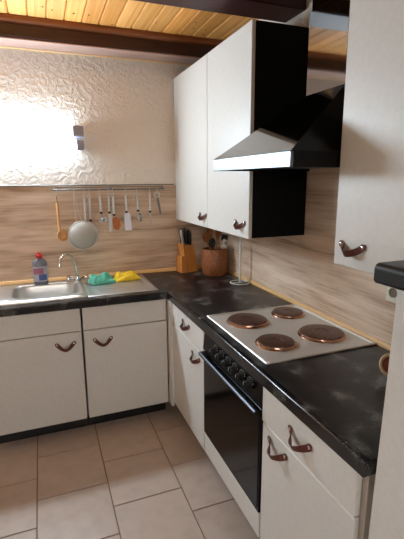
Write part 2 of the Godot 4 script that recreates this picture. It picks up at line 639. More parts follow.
func sink_run() -> void:
	var U := Vector3.RIGHT
	var specs := [
		[-1.655, -1.130, -1.2265, "white sink cupboard with leather strap handle, standing beneath the sink bowl"],
		[-1.121, -0.603, -1.009, "white sink cupboard with leather strap handle, standing beneath the draining board"]]
	for s in specs:
		var t := thing("sink_cabinet", s[3], "cupboard", Vector3((s[0] + s[1]) / 2.0, 0, 0.3), "white cupboards of the sink run")
		var st := mk()
		# open carcass: sides, bottom, back, so that the bowl has room
		bx(st, s[0], s[0] + 0.016, 0.104, 0.715, 0.02, 0.563)
		bx(st, s[1] - 0.016, s[1], 0.104, 0.715, 0.02, 0.563)
		bx(st, s[0] + 0.016, s[1] - 0.016, 0.104, 0.12, 0.02, 0.563)
		bx(st, s[0] + 0.016, s[1] - 0.016, 0.12, 0.82, 0.02, 0.028)
		obj("body", st, M.carcass, t)
		st = mk()
		bx(st, s[0] + 0.002, s[1] - 0.002, 0.684, 0.822, 0.566, FB, 0.002)
		obj("false_drawer_front", st, M.front, t)
		st = mk()
		bx(st, s[0] + 0.002, s[1] - 0.002, 0.106, 0.679, 0.566, FB, 0.002)
		var d := obj("door", st, M.front, t)
		strap(d, Vector3(s[2], 0.615, FB), U, Vector3.BACK, 0.096, 0.032, 0.024)
		st = mk()
		bx(st, s[0], s[1], 0.0, 0.104, 0.48, 0.495, 0.0)
		obj("plinth", st, M.plinth, t)

func right_run() -> void:
	var U := Vector3.BACK
	var out := Vector3.LEFT
	# corner cupboard
	var t := thing("base_cabinet", "white base cupboard with drawer in the corner between sink run and oven", "cupboard", Vector3(-0.3, 0, 0.89))
	var st := mk()
	bx(st, -0.563, -0.02, 0.14, 0.82, 0.60, 1.183)
	obj("body", st, M.carcass, t)
	st = mk()
	bx(st, -0.60, FR + 0.004, 0.106, 0.822, 0.588, 0.648, 0.002)
	obj("corner_filler", st, M.front, t)
	st = mk()
	bx(st, FR, -0.566, 0.684, 0.822, 0.652, 1.181)
	var d := obj("drawer", st, M.front, t)
	strap(d, Vector3(FR, 0.764, 0.913), U, out, 0.11)
	st = mk()
	bx(st, FR, -0.566, 0.135, 0.679, 0.652, 1.181)
	d = obj("door", st, M.front, t)
	strap(d, Vector3(FR, 0.634, 1.073), U, out, 0.11)
	st = mk()
	bx(st, -0.50, -0.485, 0.0, 0.14, 0.50, 1.183, 0.0)
	obj("plinth", st, M.plinth, t)
	# end cupboard
	t = thing("base_cabinet", "white base cupboard with drawer between oven and tall unit", "cupboard", Vector3(-0.3, 0, 2.04))
	st = mk()
	bx(st, -0.563, -0.02, 0.14, 0.82, 1.79, 2.30)
	obj("body", st, M.carcass, t)
	st = mk()
	bx(st, FR - 0.004, -0.566, 0.676, 0.823, 1.793, 2.286, 0.003)
	d = obj("drawer", st, M.front, t)
	strap(d, Vector3(FR - 0.004, 0.758, 2.036), U, out, 0.106, 0.026, 0.030)
	st = mk()
	bx(st, FR, -0.566, 0.14, 0.670, 1.793, 2.286, 0.003)
	d = obj("door", st, M.front, t)
	strap(d, Vector3(FR, 0.632, 1.902), U, out, 0.106, 0.026, 0.030)
	st = mk()
	bx(st, -0.50, -0.485, 0.0, 0.14, 1.79, 2.30, 0.0)
	obj("plinth", st, M.plinth, t)
	oven()

func oven() -> void:
	var z0 := 1.19
	var z1 := 1.785
	var t := thing("oven", "black built-in oven with a row of knobs below the hob", "oven", Vector3(-0.3, 0, 1.487))
	var st := mk()
	bx(st, -0.555, -0.02, 0.14, 0.82, z0, z1)
	obj("body", st, M.black_enamel, t)
	st = mk()
	# control panel, leaning back a little towards its top
	prism(st, [Vector2(-0.590, 0.725), Vector2(-0.555, 0.725), Vector2(-0.555, 0.823), Vector2(-0.580, 0.823)], z0, z1, Transform3D())
	var p := obj("control_panel", st, M.black_enamel, t)
	for i in 6:
		var z := 1.345 + 0.069 * i
		var k := mk()
		var c := Vector3(-0.586, 0.772, z)
		lathe(k, [Vector2(0.021, 0.0), Vector2(0.021, 0.006), Vector2(0.0175, 0.008), Vector2(0.0165, 0.022), Vector2(0.014, 0.024), Vector2(0.0, 0.024)], along(c, Vector3.LEFT), 20)
		cbox(k, c + Vector3(-0.026, 0, 0), Vector3(0.008, 0.030, 0.006), 0.002)
		var kb := obj("knob", k, M.black_plastic, t)
		var pt := mk()
		cbox(pt, c + Vector3(-0.0303, 0.008, 0), Vector3(0.001, 0.012, 0.002), 0.0)
		obj("pointer", pt, M.print, kb)
		var tk := mk()
		for a in 7:
			var an := PI * (0.15 + 0.7 * a / 6.0)
			cbox(tk, c + Vector3(-0.0022 + 0.00095 * sin(an) * 2.6, 0.027 * sin(an), 0.027 * cos(an)), Vector3(0.0012, 0.003, 0.002), 0.0)
		obj("dial_marks", tk, M.print, p)
	# door with bowed top rail
	st = mk()
	bx(st, -0.588, -0.556, 0.256, 0.712, z0 + 0.002, z1 - 0.002, 0.003)
	var d := obj("door", st, M.black_enamel, t)
	st = mk()
	bx(st, -0.5905, -0.587, 0.275, 0.672, z0 + 0.012, z1 - 0.012, 0.001)
	obj("glass", st, M.black_glass, d)
	st = mk()
	prism(st, [Vector2(-0.588, 0.676), Vector2(-0.604, 0.682), Vector2(-0.614, 0.694), Vector2(-0.617, 0.706), Vector2(-0.612, 0.712), Vector2(-0.588, 0.712)], z0 + 0.002, z1 - 0.002, Transform3D(), true)
	obj("handle_rail", st, M.black_enamel, d)
	st = mk()
	prism(st, [Vector2(-0.616, 0.7065), Vector2(-0.6180, 0.7085), Vector2(-0.6135, 0.7133), Vector2(-0.611, 0.7125)], z0 + 0.002, z1 - 0.002, Transform3D())
	obj("handle_trim", st, M.dark_steel, d)
	st = mk()
	bx(st, FR, -0.556, 0.140, 0.251, z0 + 0.003, z1 - 0.003)
	obj("lower_panel", st, M.front, t, "white panel")
	st = mk()
	bx(st, -0.50, -0.485, 0.0, 0.14, z0, z1, 0.0)
	obj("plinth", st, M.plinth, t)

func worktop() -> void:
	var t := thing("worktop", "black stone-look worktop running round the corner under sink and hob", "worktop", Vector3(-0.6, 0.827, 0.6))
	var st := mk()
	var y0 := TOP - 0.045
	var e := 0.02
	# slabs round the sink opening, then the right run
	var sx0 := -1.60; var sx1 := -0.66; var sz0 := 0.085; var sz1 := 0.505
	bx(st, -1.95, sx0, y0, TOP, 0.0, 0.6 - e, 0.0)
	bx(st, sx1, 0.0, y0, TOP, 0.0, 0.6 - e, 0.0)
	bx(st, sx0, sx1, y0, TOP, 0.0, sz0, 0.0)
	bx(st, sx0, sx1, y0, TOP, sz1, 0.6 - e, 0.0)
	bx(st, -0.6 + e, 0.0, y0, TOP, 0.6 - e, 2.3186, 0.0)
	obj("slab", st, M.worktop, t)
	st = mk()
	# rounded front edges
	var prof := [Vector2(0, y0), Vector2(0, TOP)]
	for i in 9:
		var a := PI / 2.0 * i / 8.0
		prof.append(Vector2(e - 0.008 + 0.008 * sin(a), TOP - 0.008 + 0.008 * cos(a)))
	prof.append(Vector2(e, y0))
	prism(st, prof, 0.0, 1.95 - 0.58, Transform3D(Basis(Vector3.BACK, Vector3.UP, Vector3.LEFT), Vector3(-0.58, 0, 0.58)), false)
	prism(st, prof, 0.0, 2.3186 - 0.58, Transform3D(Basis(Vector3.LEFT, Vector3.UP, Vector3.BACK), Vector3(-0.58, 0, 0.58)), false)
	obj("front_edge", st, M.worktop_edge, t, "glossy rounded front edge")

func wall_units() -> void:
	var U := Vector3.BACK
	var out := Vector3.LEFT
	var y0 := 1.265; var y1 := 2.257
	var specs := [
		[0.004, 0.6435, 0.573, "white wall cupboard with leather handle in the corner beside the plaster wall"],
		[0.6475, 1.192, 1.097, "white wall cupboard with leather handle and black side beside the cooker hood"],
		[1.842, 2.40, 1.932, "white wall cupboard with leather handle above the power socket"]]
	for s in specs:
		var t := thing("wall_cabinet", s[3], "cupboard", Vector3(-0.17, y0, (s[0] + s[1]) / 2.0), "white cupboards hung on the right wall")
		var st := mk()
		bx(st, -0.324, -0.016, y0 + 0.004, y1, s[0] + 0.003, s[1] - 0.003)
		obj("body", st, M.black_panel, t, "black carcass")
		st = mk()
		bx(st, -0.346, -0.327, y0, y1, s[0], s[1], 0.0025)
		var d := obj("door", st, M.front, t)
		strap(d, Vector3(-0.346, 1.342, s[2]), U, out)

func hood() -> void:
	var z0 := 1.198; var z1 := 1.836
	var t := thing("cooker_hood", "pyramid cooker hood of polished steel with square chimney above the hob", "cooker hood", Vector3(-0.27, 1.595, 1.517))
	var st := mk()
	# rim: hollow box open below
	bx(st, -0.536, -0.524, 1.595, 1.646, z0, z1, 0.002)
	obj("front_rim", st, M.brushed, t)
	for s in [[z0, z0 + 0.012], [z1 - 0.012, z1]]:
		st = mk()
		bx(st, -0.5238, -0.016, 1.595, 1.646, s[0], s[1], 0.001)
		obj("side_rim", st, M.black_enamel, t, "black side rim")
	st = mk()
	var a := Vector3(-0.536, 1.646, z0); var b := Vector3(-0.536, 1.646, z1)
	var c := Vector3(-0.016, 1.646, z1); var d := Vector3(-0.016, 1.646, z0)
	var e := Vector3(-0.203, 1.900, 1.412); var f := Vector3(-0.203, 1.900, 1.668)
	var g := Vector3(-0.016, 1.900, 1.668); var h := Vector3(-0.016, 1.900, 1.412)
	quadn(st, a, b, f, e, Vector3(-1, 1, 0))
	quadn(st, e, f, g, h, Vector3.UP)
	obj("canopy", st, M.hood_steel, t)
	for sd in [[b, c, g, f, 1.0], [a, d, h, e, -1.0]]:
		st = mk()
		quadn(st, sd[0], sd[1], sd[2], sd[3], Vector3(0, 1, sd[4]))
		obj("side_canopy", st, M.black_enamel, t, "black sloping side")
	st = mk()
	bx(st, -0.524, -0.024, 1.606, 1.612, z0 + 0.012, z1 - 0.012, 0.0)
	obj("grease_filter", st, M.dull_steel, t)
	st = mk()
	bx(st, -0.200, -0.016, 1.9005, 2.225, 1.415, 1.665, 0.003)
	obj("chimney", st, M.hood_steel, t)
	st = mk()
	bx(st, -0.194, -0.016, 2.2255, 2.479, 1.421, 1.659, 0.003)
	obj("upper_chimney", st, M.hood_steel, t)

func tall_unit() -> void:
	var t := thing("tall_cabinet", "tall white unit with thick black top at the end of the worktop", "cupboard", Vector3(-0.3, 0, 2.64))
	var st := mk()
	prism(st, [Vector2(-0.553, 1.333), Vector2(-0.02, 1.333), Vector2(-0.02, 0.08), Vector2(-0.586, 0.08)], 2.345, 2.93, Transform3D())
	obj("body", st, M.carcass, t)
	st = mk()
	prism(st, [Vector2(-0.577, 1.328), Vector2(-0.574, 1.331), Vector2(-0.555, 1.331), Vector2(-0.588, 0.085), Vector2(-0.606, 0.085), Vector2(-0.609, 0.088)], 2.347, 2.928, Transform3D())
	var d := obj("door", st, M.front, t)
	strap(d, Vector3(-0.580, 1.245, 2.452), Vector3.BACK, Vector3.LEFT)
	st = mk()
	bx(st, -0.52, -0.50, 0.0, 0.08, 2.36, 2.92, 0.0)
	obj("plinth", st, M.plinth, t)
	st = mk()
	var pr := []
	for i in 7:
		var a := PI / 2.0 * i / 6.0
		pr.append(Vector2(-0.615 - 0.013 * cos(a), 1.365 + 0.013 * sin(a)))
	pr.append(Vector2(-0.02, 1.378))
	pr.append(Vector2(-0.02, 1.3335))
	pr.append(Vector2(-0.622, 1.3335))
	pr.append(Vector2(-0.628, 1.340))
	prism(st, pr, 2.327, 2.95, Transform3D())
	obj("top_slab", st, M.padded, t, "thick black top")

func wall_lamp() -> void:
	var t := thing("wall_lamp", "glowing wall lamp with grey end caps on the rough plaster above the sink", "lamp", Vector3(-1.64, 1.83, 0.0))
	var st := mk()
	bx(st, -2.25, -1.03, 1.815, 1.845, 0.0, 0.012)
	obj("back_plate", st, M.grey_plastic, t)
	for yy in [[1.873, -1.065, 0.036], [1.787, -1.045, 0.031]]:
		# two tubes of light, each in three lengths
		var x: float = yy[1]
		for k in 3:
			var g := mk()
			tube(g, [Vector3(x - 0.4 * k, yy[0], 0.034), Vector3(x - 0.4 * (k + 1) + 0.002, yy[0], 0.034)], 0.022, 20)
			obj("tube", g, M.glow, t, "glowing tube")
			for m in 2:
				var l := OmniLight3D.new()
				l.name = "lamp_light"
				l.light_color = Color(0.86, 0.94, 1.0)
				l.light_energy = 0.046
				l.light_size = 0.02
				l.omni_range = 8.0
				l.omni_attenuation = 2.0
				l.shadow_enabled = true
				t.add_child(l, true)
				l.position = Vector3(x - 0.4 * k - 0.1 - 0.2 * m, yy[0], 0.034) - t.position
		# the light that the tubes throw into the room
		var ar := AreaLight3D.new()
		ar.name = "tube_light"
		ar.area_size = Vector2(1.20, 0.044)
		ar.light_color = Color(0.86, 0.94, 1.0)
		ar.light_energy = 1.10
		ar.area_range = 8.0
		ar.area_attenuation = 2.0
		ar.shadow_enabled = true
		t.add_child(ar, true)
		ar.position = Vector3(x - 0.6, yy[0], 0.060) - t.position
		ar.rotation.y = PI
		for e in [0, 1]:
			var c := mk()
			var cx0: float = x if e == 0 else -2.285
			var cx1: float = -0.992 if e == 0 else x - 1.2
			bx(c, cx0, cx1, yy[0] - yy[2], yy[0] + yy[2], 0.006, 0.062, 0.006)
			bx(c, (cx0 + cx1) / 2.0 - 0.01, (cx0 + cx1) / 2.0 + 0.01, yy[0] - 0.015, yy[0] + 0.015, 0.0, 0.008, 0.0)
			obj("end_cap", c, M.grey_plastic, t)

func hob() -> void:
	var t := thing("hob", "stainless steel hob with four round electric hotplates", "hob", Vector3(-0.285, TOP, 1.447))
	var x0 := -0.553; var x1 := -0.022; var z0 := 1.142; var z1 := 1.752
	var st := mk()
	bx(st, x0 + 0.012, x1 - 0.012, TOP + 0.0003, TOP + 0.005, z0 + 0.012, z1 - 0.012, 0.0)
	# raised rolled rim
	bx(st, x0, x0 + 0.016, TOP + 0.0003, TOP + 0.009, z0, z1, 0.004)
	bx(st, x1 - 0.016, x1, TOP + 0.0003, TOP + 0.009, z0, z1, 0.004)
	bx(st, x0 + 0.010, x1 - 0.010, TOP + 0.0003, TOP + 0.009, z0, z0 + 0.016, 0.004)
	bx(st, x0 + 0.010, x1 - 0.010, TOP + 0.0003, TOP + 0.009, z1 - 0.016, z1, 0.004)
	obj("steel_plate", st, M.hob_steel, t)
	for p in [[-0.398, 1.298, 0.094], [-0.150, 1.268, 0.076], [-0.414, 1.588, 0.078], [-0.170, 1.574, 0.096]]:
		var r: float = p[2]
		st = mk()
		var xf := at(Vector3(p[0], TOP + 0.005, p[1]))
		lathe(st, [Vector2(r, 0.010), Vector2(r - 0.001, 0.014), Vector2(r - 0.006, 0.0155), Vector2(r * 0.36, 0.0155), Vector2(r * 0.33, 0.0135), Vector2(0, 0.0135)], xf, 40)
		var h := obj("hotplate", st, M.plate, t)
		st = mk()
		lathe(st, [Vector2(r + 0.010, 0.0), Vector2(r + 0.008, 0.004), Vector2(r + 0.003, 0.006), Vector2(r + 0.0015, 0.0105), Vector2(r - 0.002, 0.0105)], xf, 40)
		obj("rim", st, M.plate_rim, h, "coppery heat-stained rim")

func sink() -> void:
	var t := thing("sink", "stainless steel sink with one bowl and draining board set into the worktop", "sink", Vector3(-1.13, TOP, 0.3))
	var st := mk()
	var y := TOP + 0.004
	var x0 := -1.63; var xm := -1.075; var x1 := -0.637; var z0 := 0.062; var z1 := 0.532
	var c := Vector2(-1.305, 0.268)
	var hx := 0.205; var hz := 0.168
	var n := 72
	var loops := []
	# outer rectangle, bowl lip, bowl wall, bowl floor
	for L in 9:
		var row := []
		for i in n:
			var a := TAU * (i + 0.5) / n
			var d := Vector2(cos(a), sin(a))
			if L <= 1:
				var kx := (x1 if false else xm) - c.x if d.x > 0.0 else x0 - c.x
				var kz := z1 - c.y if d.y > 0.0 else z0 - c.y
				var s := minf(kx / d.x if absf(d.x) > 1e-6 else 1e9, kz / d.y if absf(d.y) > 1e-6 else 1e9)
				row.append(Vector3(c.x + d.x * s, y - (0.004 if L == 0 else 0.0), c.y + d.y * s))
			else:
				var f: Array = [[1.0, 0.0], [0.975, -0.004], [0.955, -0.015], [0.92, -0.08], [0.87, -0.125], [0.74, -0.142], [0.0, -0.146]][L - 2]
				var e := 5.0
				var rr := 1.0 / pow(pow(absf(d.x), e) + pow(absf(d.y), e), 1.0 / e)
				row.append(Vector3(c.x + d.x * rr * hx * f[0], y + f[1], c.y + d.y * rr * hz * f[0]))
		loops.append(row)
	st.set_smooth_group(30)
	for L in 8:
		for i in n:
			var j := (i + 1) % n
			if L == 7:
				trin(st, loops[L][i], loops[L][j], loops[L + 1][i], Vector3.UP)
			else:
				var mid: Vector3 = (loops[L][i] + loops[L + 1][j]) / 2.0
				quadn(st, loops[L][i], loops[L][j], loops[L + 1][j], loops[L + 1][i], Vector3(c.x, y + 0.3, c.y) - mid if L > 0 else mid - Vector3(c.x, y - 0.2, c.y))
	obj("bowl", st, M.steel, t)
	# draining board as a pressed sheet
	st = mk()
	st.set_smooth_group(31)
	var nx := 60; var nz := 60
	var hgt := func(u: float, v: float) -> float:
		var x := xm + (x1 - xm) * u
		var z := z0 + (z1 - z0) * v
		var e := minf(minf(x - xm, x1 - x), minf(z - z0, z1 - z))
		var b := smoothstep(0.028, 0.045, minf(minf(x - xm + 0.012, x1 - x), minf(z - z0 - 0.02, z1 - z)))
		var g := 0.5 + 0.5 * cos((z - 0.29) / 0.042 * TAU)
		return y - 0.006 * b + 0.0035 * b * g * smoothstep(0.05, 0.08, minf(x - xm, x1 - x)) - (0.004 if (v == 0.0 or v == 1.0 or u == 1.0) else 0.0)
	for i in nx:
		for k in nz:
			var q := []
			for o in [[0, 0], [1, 0], [1, 1], [0, 1]]:
				var u := float(i + o[0]) / nx
				var v := float(k + o[1]) / nz
				q.append(Vector3(xm + (x1 - xm) * u, hgt.call(u, v), z0 + (z1 - z0) * v))
			quadn(st, q[0], q[1], q[2], q[3], Vector3.UP)
	obj("draining_board", st, M.steel, t)
	st = mk()
	lathe(st, [Vector2(0.034, 0.0), Vector2(0.034, 0.003), Vector2(0.026, 0.004), Vector2(0.022, 0.001), Vector2(0, 0.001)], at(Vector3(c.x, y - 0.1455, c.y)), 24)
	obj("drain", st, M.dull_steel, t)
	st = mk()
	lathe(st, [Vector2(0.030, 0.0), Vector2(0.030, 0.004), Vector2(0.024, 0.006), Vector2(0.0, 0.006)], at(Vector3(-1.035, y - 0.003, 0.215)), 24)
	obj("overflow_cover", st, M.dull_steel, t)
	# tap
	t = thing("tap", "chrome swan-neck mixer tap behind the sink bowl", "tap", Vector3(-1.10, y, 0.105))
	st = mk()
	lathe(st, [Vector2(0.024, 0.0), Vector2(0.024, 0.006), Vector2(0.018, 0.010), Vector2(0.018, 0.030), Vector2(0.014, 0.040), Vector2(0.0, 0.040)], at(Vector3(-1.10, y, 0.105)), 20)
	tube(st, [Vector3(-1.145, y + 0.024, 0.105), Vector3(-1.055, y + 0.024, 0.105)], 0.013, 14)
	obj("body", st, M.chrome, t)
	for s in [-1.0, 1.0]:
		st = mk()
		lathe(st, [Vector2(0.012, 0.0), Vector2(0.019, 0.004), Vector2(0.021, 0.016), Vector2(0.017, 0.026), Vector2(0.0, 0.029)], along(Vector3(-1.10 + s * 0.043, y + 0.024, 0.105), Vector3(s, 0.25, 0.25)), 8)
		obj("knob", st, M.chrome, t)
	st = mk()
	var pts := []
	var ctrl := [Vector3(-1.10, y + 0.036, 0.105), Vector3(-1.103, y + 0.09, 0.108), Vector3(-1.115, y + 0.145, 0.125), Vector3(-1.138, y + 0.185, 0.15), Vector3(-1.165, y + 0.202, 0.18), Vector3(-1.19, y + 0.198, 0.205), Vector3(-1.205, y + 0.178, 0.222), Vector3(-1.212, y + 0.150, 0.23)]
	var cv := Curve3D.new()
	for i in ctrl.size():
		var tg: Vector3 = (ctrl[mini(i + 1, ctrl.size() - 1)] - ctrl[maxi(i - 1, 0)]) / 6.0
		cv.add_point(ctrl[i], -tg, tg)
	for i in 31:
		pts.append(cv.sample_baked(cv.get_baked_length() * i / 30.0, true))
	tube(st, pts, 0.0075, 12)
	tube(st, [pts[-1] + Vector3(0, 0.004, 0), pts[-1] + Vector3(-0.003, -0.016, 0.002)], 0.0105, 12)
	obj("spout", st, M.chrome, t)

func splash_and_strips() -> void:
	var t := thing("splashback", "brown oak-look splashback panel behind the sink and utensil rail", "splashback", Vector3(-1.0, TOP, 0.006))
	var st := mk()
	bx(st, -2.845, -0.0125, TOP + 0.0005, 1.520, 0.0005, 0.012, 0.001)
	obj("panel", st, M.oak, t)
	st = mk()
	bx(st, -2.85, -0.36, 1.5202, 1.5275, 0.0, 0.015, 0.002)
	obj("cap_strip", st, M.dull_steel, t)
	t = thing("splashback", "brown oak-look splashback panel behind the hob", "splashback", Vector3(-0.006, TOP, 1.2))
	st = mk()
	bx(st, -0.012, -0.0005, TOP + 0.0005, 1.70, 0.001, 2.44, 0.001)
	obj("panel", st, M.oak, t)
	var pr := [Vector2(0, 0), Vector2(0.020, 0), Vector2(0.018, 0.008), Vector2(0.010, 0.019), Vector2(0.004, 0.022), Vector2(0, 0.022)]
	st = mk()
	prism(st, pr, 0.0, 2.85 - 0.033, Transform3D(Basis(Vector3.BACK, Vector3.UP, Vector3.LEFT), Vector3(-0.033, TOP + 0.0005, 0.0125)))
	struct("trim_2", st, M.strip)
	st = mk()
	prism(st, [Vector2(0, 0), Vector2(-0.009, 0), Vector2(-0.009, 0.010), Vector2(-0.005, 0.021), Vector2(0, 0.022)], 0.0125, 2.31, Transform3D(Basis(), Vector3(-0.0125, TOP + 0.0005, 0)))
	struct("trim_3", st, M.strip)

# ------------------------------------------------------------------ small things

func px2(px: float) -> float:
	return -1.187 + (px - 58.0) * 0.00689

func py2(py: float) -> float:
	return 1.41 - (py - 203.0) * 0.00677

func grip(t: Node3D, x: float, ya: float, yb: float, z := 0.045, lean := 0.0) -> void:
	var st := mk()
	tube(st, [Vector3(x, ya - 0.012, z), Vector3(x + lean * 0.3, lerpf(ya, yb, 0.3), z), Vector3(x + lean, yb, z)], [0.0075, 0.009, 0.0085], 12)
	tube(st, loop_pts(Vector3(x, ya, z), Vector3.RIGHT, Vector3.UP, 0.010, 16), 0.002, 6)
	obj("handle", st, M.steel, t)
	st = mk()
	lathe(st, [Vector2(0.0095, -0.007), Vector2(0.0095, 0.007)], at(Vector3(x + lean, yb, z)), 12)
	obj("collar", st, M.black_plastic, t)

func utensils() -> void:
	var ry := 1.494
	var rz := 0.045
	var rail := thing("utensil_rail", "thin steel utensil rail with hooks on the splashback", "rail", Vector3(-0.83, ry, 0.012))
	var st := mk()
	tube(st, [Vector3(-1.215, ry, rz), Vector3(-0.445, ry, rz)], 0.005, 10)
	obj("bar", st, M.dull_steel, rail)
	st = mk()
	tube(st, [Vector3(-1.215, ry + 0.017, 0.020), Vector3(-0.445, ry + 0.017, 0.020)], 0.003, 8)
	obj("wall_bar", st, M.dull_steel, rail)
	for x in [-1.205, -0.83, -0.455]:
		st = mk()
		tube(st, [Vector3(x, ry + 0.012, 0.0145), Vector3(x, ry + 0.011, 0.03), Vector3(x, ry, rz)], 0.006, 8)
		obj("bracket", st, M.dull_steel, rail)
	var names := [
		["wooden_spoon", 57.5], ["sieve", 73.5], ["ladle", 83.0], ["whisk", 88.0], ["can_opener", 98.0], ["cake_knife", 107.0], ["spatula", 111.0], ["cheese_slicer", 124.0], ["garlic_press", 135.5], ["meat_fork", 149.5], ["bottle_opener", 157.5]]
	for h in names:
		st = mk()
		var x := px2(h[1])
		tube(st, loop_pts(Vector3(x, ry - 0.002, rz), Vector3.BACK, Vector3.UP, 0.009, 10, PI, 0.0) + [Vector3(x, ry - 0.022, rz + 0.006)] + loop_pts(Vector3(x, ry - 0.032, rz + 0.001), Vector3.BACK, Vector3.UP, 0.0065, 8, PI / 2.0, -PI / 2.0), 0.0016, 6)
		obj("hook", st, M.steel, rail)
	var G := "utensils hanging on the rail"
	# wooden ladle
	var x := px2(57.2)
	var t := thing("wooden_spoon", "pale wooden ladle hanging on the utensil rail beside the sieve", "ladle", Vector3(x, 1.15, rz), G)
	st = mk()
	tube(st, [Vector3(x, 1.455, rz), Vector3(x + 0.001, 1.405, rz)], 0.0018, 6)
	obj("hanging_cord", st, M.black_plastic, t)
	st = mk()
	tube(st, [Vector3(x, 1.412, rz), Vector3(x, 1.39, rz), Vector3(x + 0.001, 1.30, rz), Vector3(x + 0.002, 1.225, rz)], [0.008, 0.0095, 0.0085, 0.0085], 10)
	obj("handle", st, M.spoon_wood, t)
	st = mk()
	lathe(st, [Vector2(0, -0.018), Vector2(0.024, -0.012), Vector2(0.036, 0.0), Vector2(0.040, 0.016), Vector2(0.036, 0.016), Vector2(0.032, 0.004), Vector2(0.02, -0.006), Vector2(0.0, -0.010)], along(Vector3(x + 0.014, 1.192, rz + 0.012), Vector3(0.45, 0.05, 0.9)), 24)
	obj("bowl", st, M.spoon_wood, t)
	# sieve
	var sc := Vector3(px2(79.2), py2(236.0), 0.072)
	t = thing("sieve", "round wire mesh sieve hanging on the utensil rail", "sieve", sc - Vector3(0, 0.1, 0), G)
	st = mk()
	lathe(st, [Vector2(0.0, 0.040), Vector2(0.03, 0.037), Vector2(0.055, 0.029), Vector2(0.078, 0.016), Vector2(0.094, 0.0)], along(sc, Vector3(0.05, -0.1, 1)), 36)
	obj("mesh_bowl", st, M.mesh, t)
	st = mk()
	tube(st, loop_pts(sc, Vector3.RIGHT, Vector3.UP, 0.0965, 40), 0.0045, 8)
	obj("rim", st, M.steel, t)
	st = mk()
	for s in [-1.0, 1.0]:
		tube(st, [Vector3(px2(73.5) + s * 0.004, 1.455, rz + 0.004), Vector3(px2(74.5) + s * 0.010, 1.36, rz + 0.01), Vector3(px2(76.5) + s * 0.018, 1.276, 0.07)], 0.002, 6)
	tube(st, loop_pts(Vector3(px2(73.5), 1.458, rz + 0.004), Vector3.RIGHT, Vector3.UP, 0.006, 12), 0.002, 6)
	obj("handle", st, M.steel, t)
	st = mk()
	tube(st, [sc + Vector3(-0.010, -0.094, 0), sc + Vector3(-0.006, -0.112, 0.004), sc + Vector3(0.010, -0.112, 0.004), sc + Vector3(0.014, -0.094, 0)], 0.002, 6)
	obj("rest_loop", st, M.steel, t)
	# two grips behind the sieve
	x = px2(83.0)
	t = thing("ladle", "steel ladle hanging behind the mesh sieve", "ladle", Vector3(x, 1.2, rz), G)
	grip(t, x, 1.452, 1.272, 0.040)
	st = mk()
	tube(st, [Vector3(x, 1.272, 0.040), Vector3(x, 1.19, 0.034)], 0.003, 8)
	lathe(st, [Vector2(0, -0.008), Vector2(0.02, -0.005), Vector2(0.03, 0.004), Vector2(0.026, 0.004), Vector2(0.0, -0.004)], along(Vector3(x, 1.17, 0.030), Vector3(0, 0.2, 1)), 20)
	obj("head", st, M.steel, t)
	x = px2(88.2)
	t = thing("whisk", "steel-handled whisk hanging at the edge of the mesh sieve", "whisk", Vector3(x, 1.15, rz), G)
	grip(t, x, 1.452, 1.285, 0.038)
	for k in 3:
		st = mk()
		var lp := []
		for i in 17:
			var a := PI * i / 16.0
			var r := 0.020 * sin(a)
			var side := -1.0 if i < 8 else 1.0
			lp.append(Vector3(x, 1.27 - 0.10 * sin(a * 0.5 if i <= 8 else (PI - a) * 0.5) * 1.41, 0.036) + Vector3(cos(PI * k / 3.0), 0, sin(PI * k / 3.0) * 0.5) * 0.016 * cos(a))
		tube(st, lp, 0.0012, 5)
		obj("wire", st, M.steel, t)
	# can opener
	x = px2(98.0)
	t = thing("can_opener", "steel can opener hanging between whisk and cake knife", "can opener", Vector3(x, 1.27, rz), G)
	grip(t, x, 1.455, 1.335, rz, 0.006)
	st = mk()
	tube(st, [Vector3(x + 0.006, 1.335, rz), Vector3(x + 0.010, 1.30, rz)], 0.006, 10)
	lathe(st, [Vector2(0, -0.004), Vector2(0.019, -0.004), Vector2(0.019, 0.004), Vector2(0.006, 0.005), Vector2(0.006, 0.012), Vector2(0, 0.013)], along(Vector3(x + 0.014, 1.292, rz + 0.012), Vector3.BACK), 20)
	prism(st, [Vector2(-0.020, 0.0), Vector2(0.030, 0.006), Vector2(0.036, -0.014), Vector2(0.026, -0.026), Vector2(0.012, -0.016), Vector2(-0.006, -0.024), Vector2(-0.022, -0.018)], -0.004, 0.004, at(Vector3(x + 0.008, 1.292, rz)))
	obj("head", st, M.chrome, t)
	# cake knife
	x = px2(107.0)
	t = thing("cake_knife", "long steel cake knife hanging against the wooden spatula", "knife", Vector3(x, 1.2, rz), G)
	grip(t, x, 1.455, 1.335)
	st = mk()
	prism(st, [Vector2(-0.006, 0.14), Vector2(0.006, 0.14), Vector2(0.017, 0.11), Vector2(0.016, 0.02), Vector2(0.004, 0.0), Vector2(-0.008, 0.01), Vector2(-0.010, 0.11)], -0.001, 0.001, at(Vector3(x, 1.195, rz)))
	obj("blade", st, M.steel, t)
	# spatula
	x = px2(111.0)
	t = thing("spatula", "spatula with orange-brown wooden blade hanging on the utensil rail", "spatula", Vector3(x, 1.2, rz), G)
	grip(t, x, 1.452, 1.318, 0.050, 0.004)
	st = mk()
	prism(st, [Vector2(-0.010, 0.092), Vector2(0.014, 0.092), Vector2(0.034, 0.072), Vector2(0.040, 0.03), Vector2(0.022, 0.0), Vector2(-0.012, 0.014), Vector2(-0.014, 0.06)], -0.003, 0.003, at(Vector3(x + 0.006, 1.208, 0.056)))
	obj("blade", st, M.orange_wood, t, "orange-brown wooden blade")
	# cheese slicer
	x = px2(124.0)
	t = thing("cheese_slicer", "broad-bladed steel slicer hanging beside the wooden spatula", "slicer", Vector3(x, 1.2, rz), G)
	grip(t, x, 1.458, 1.335, rz, 0.004)
	st = mk()
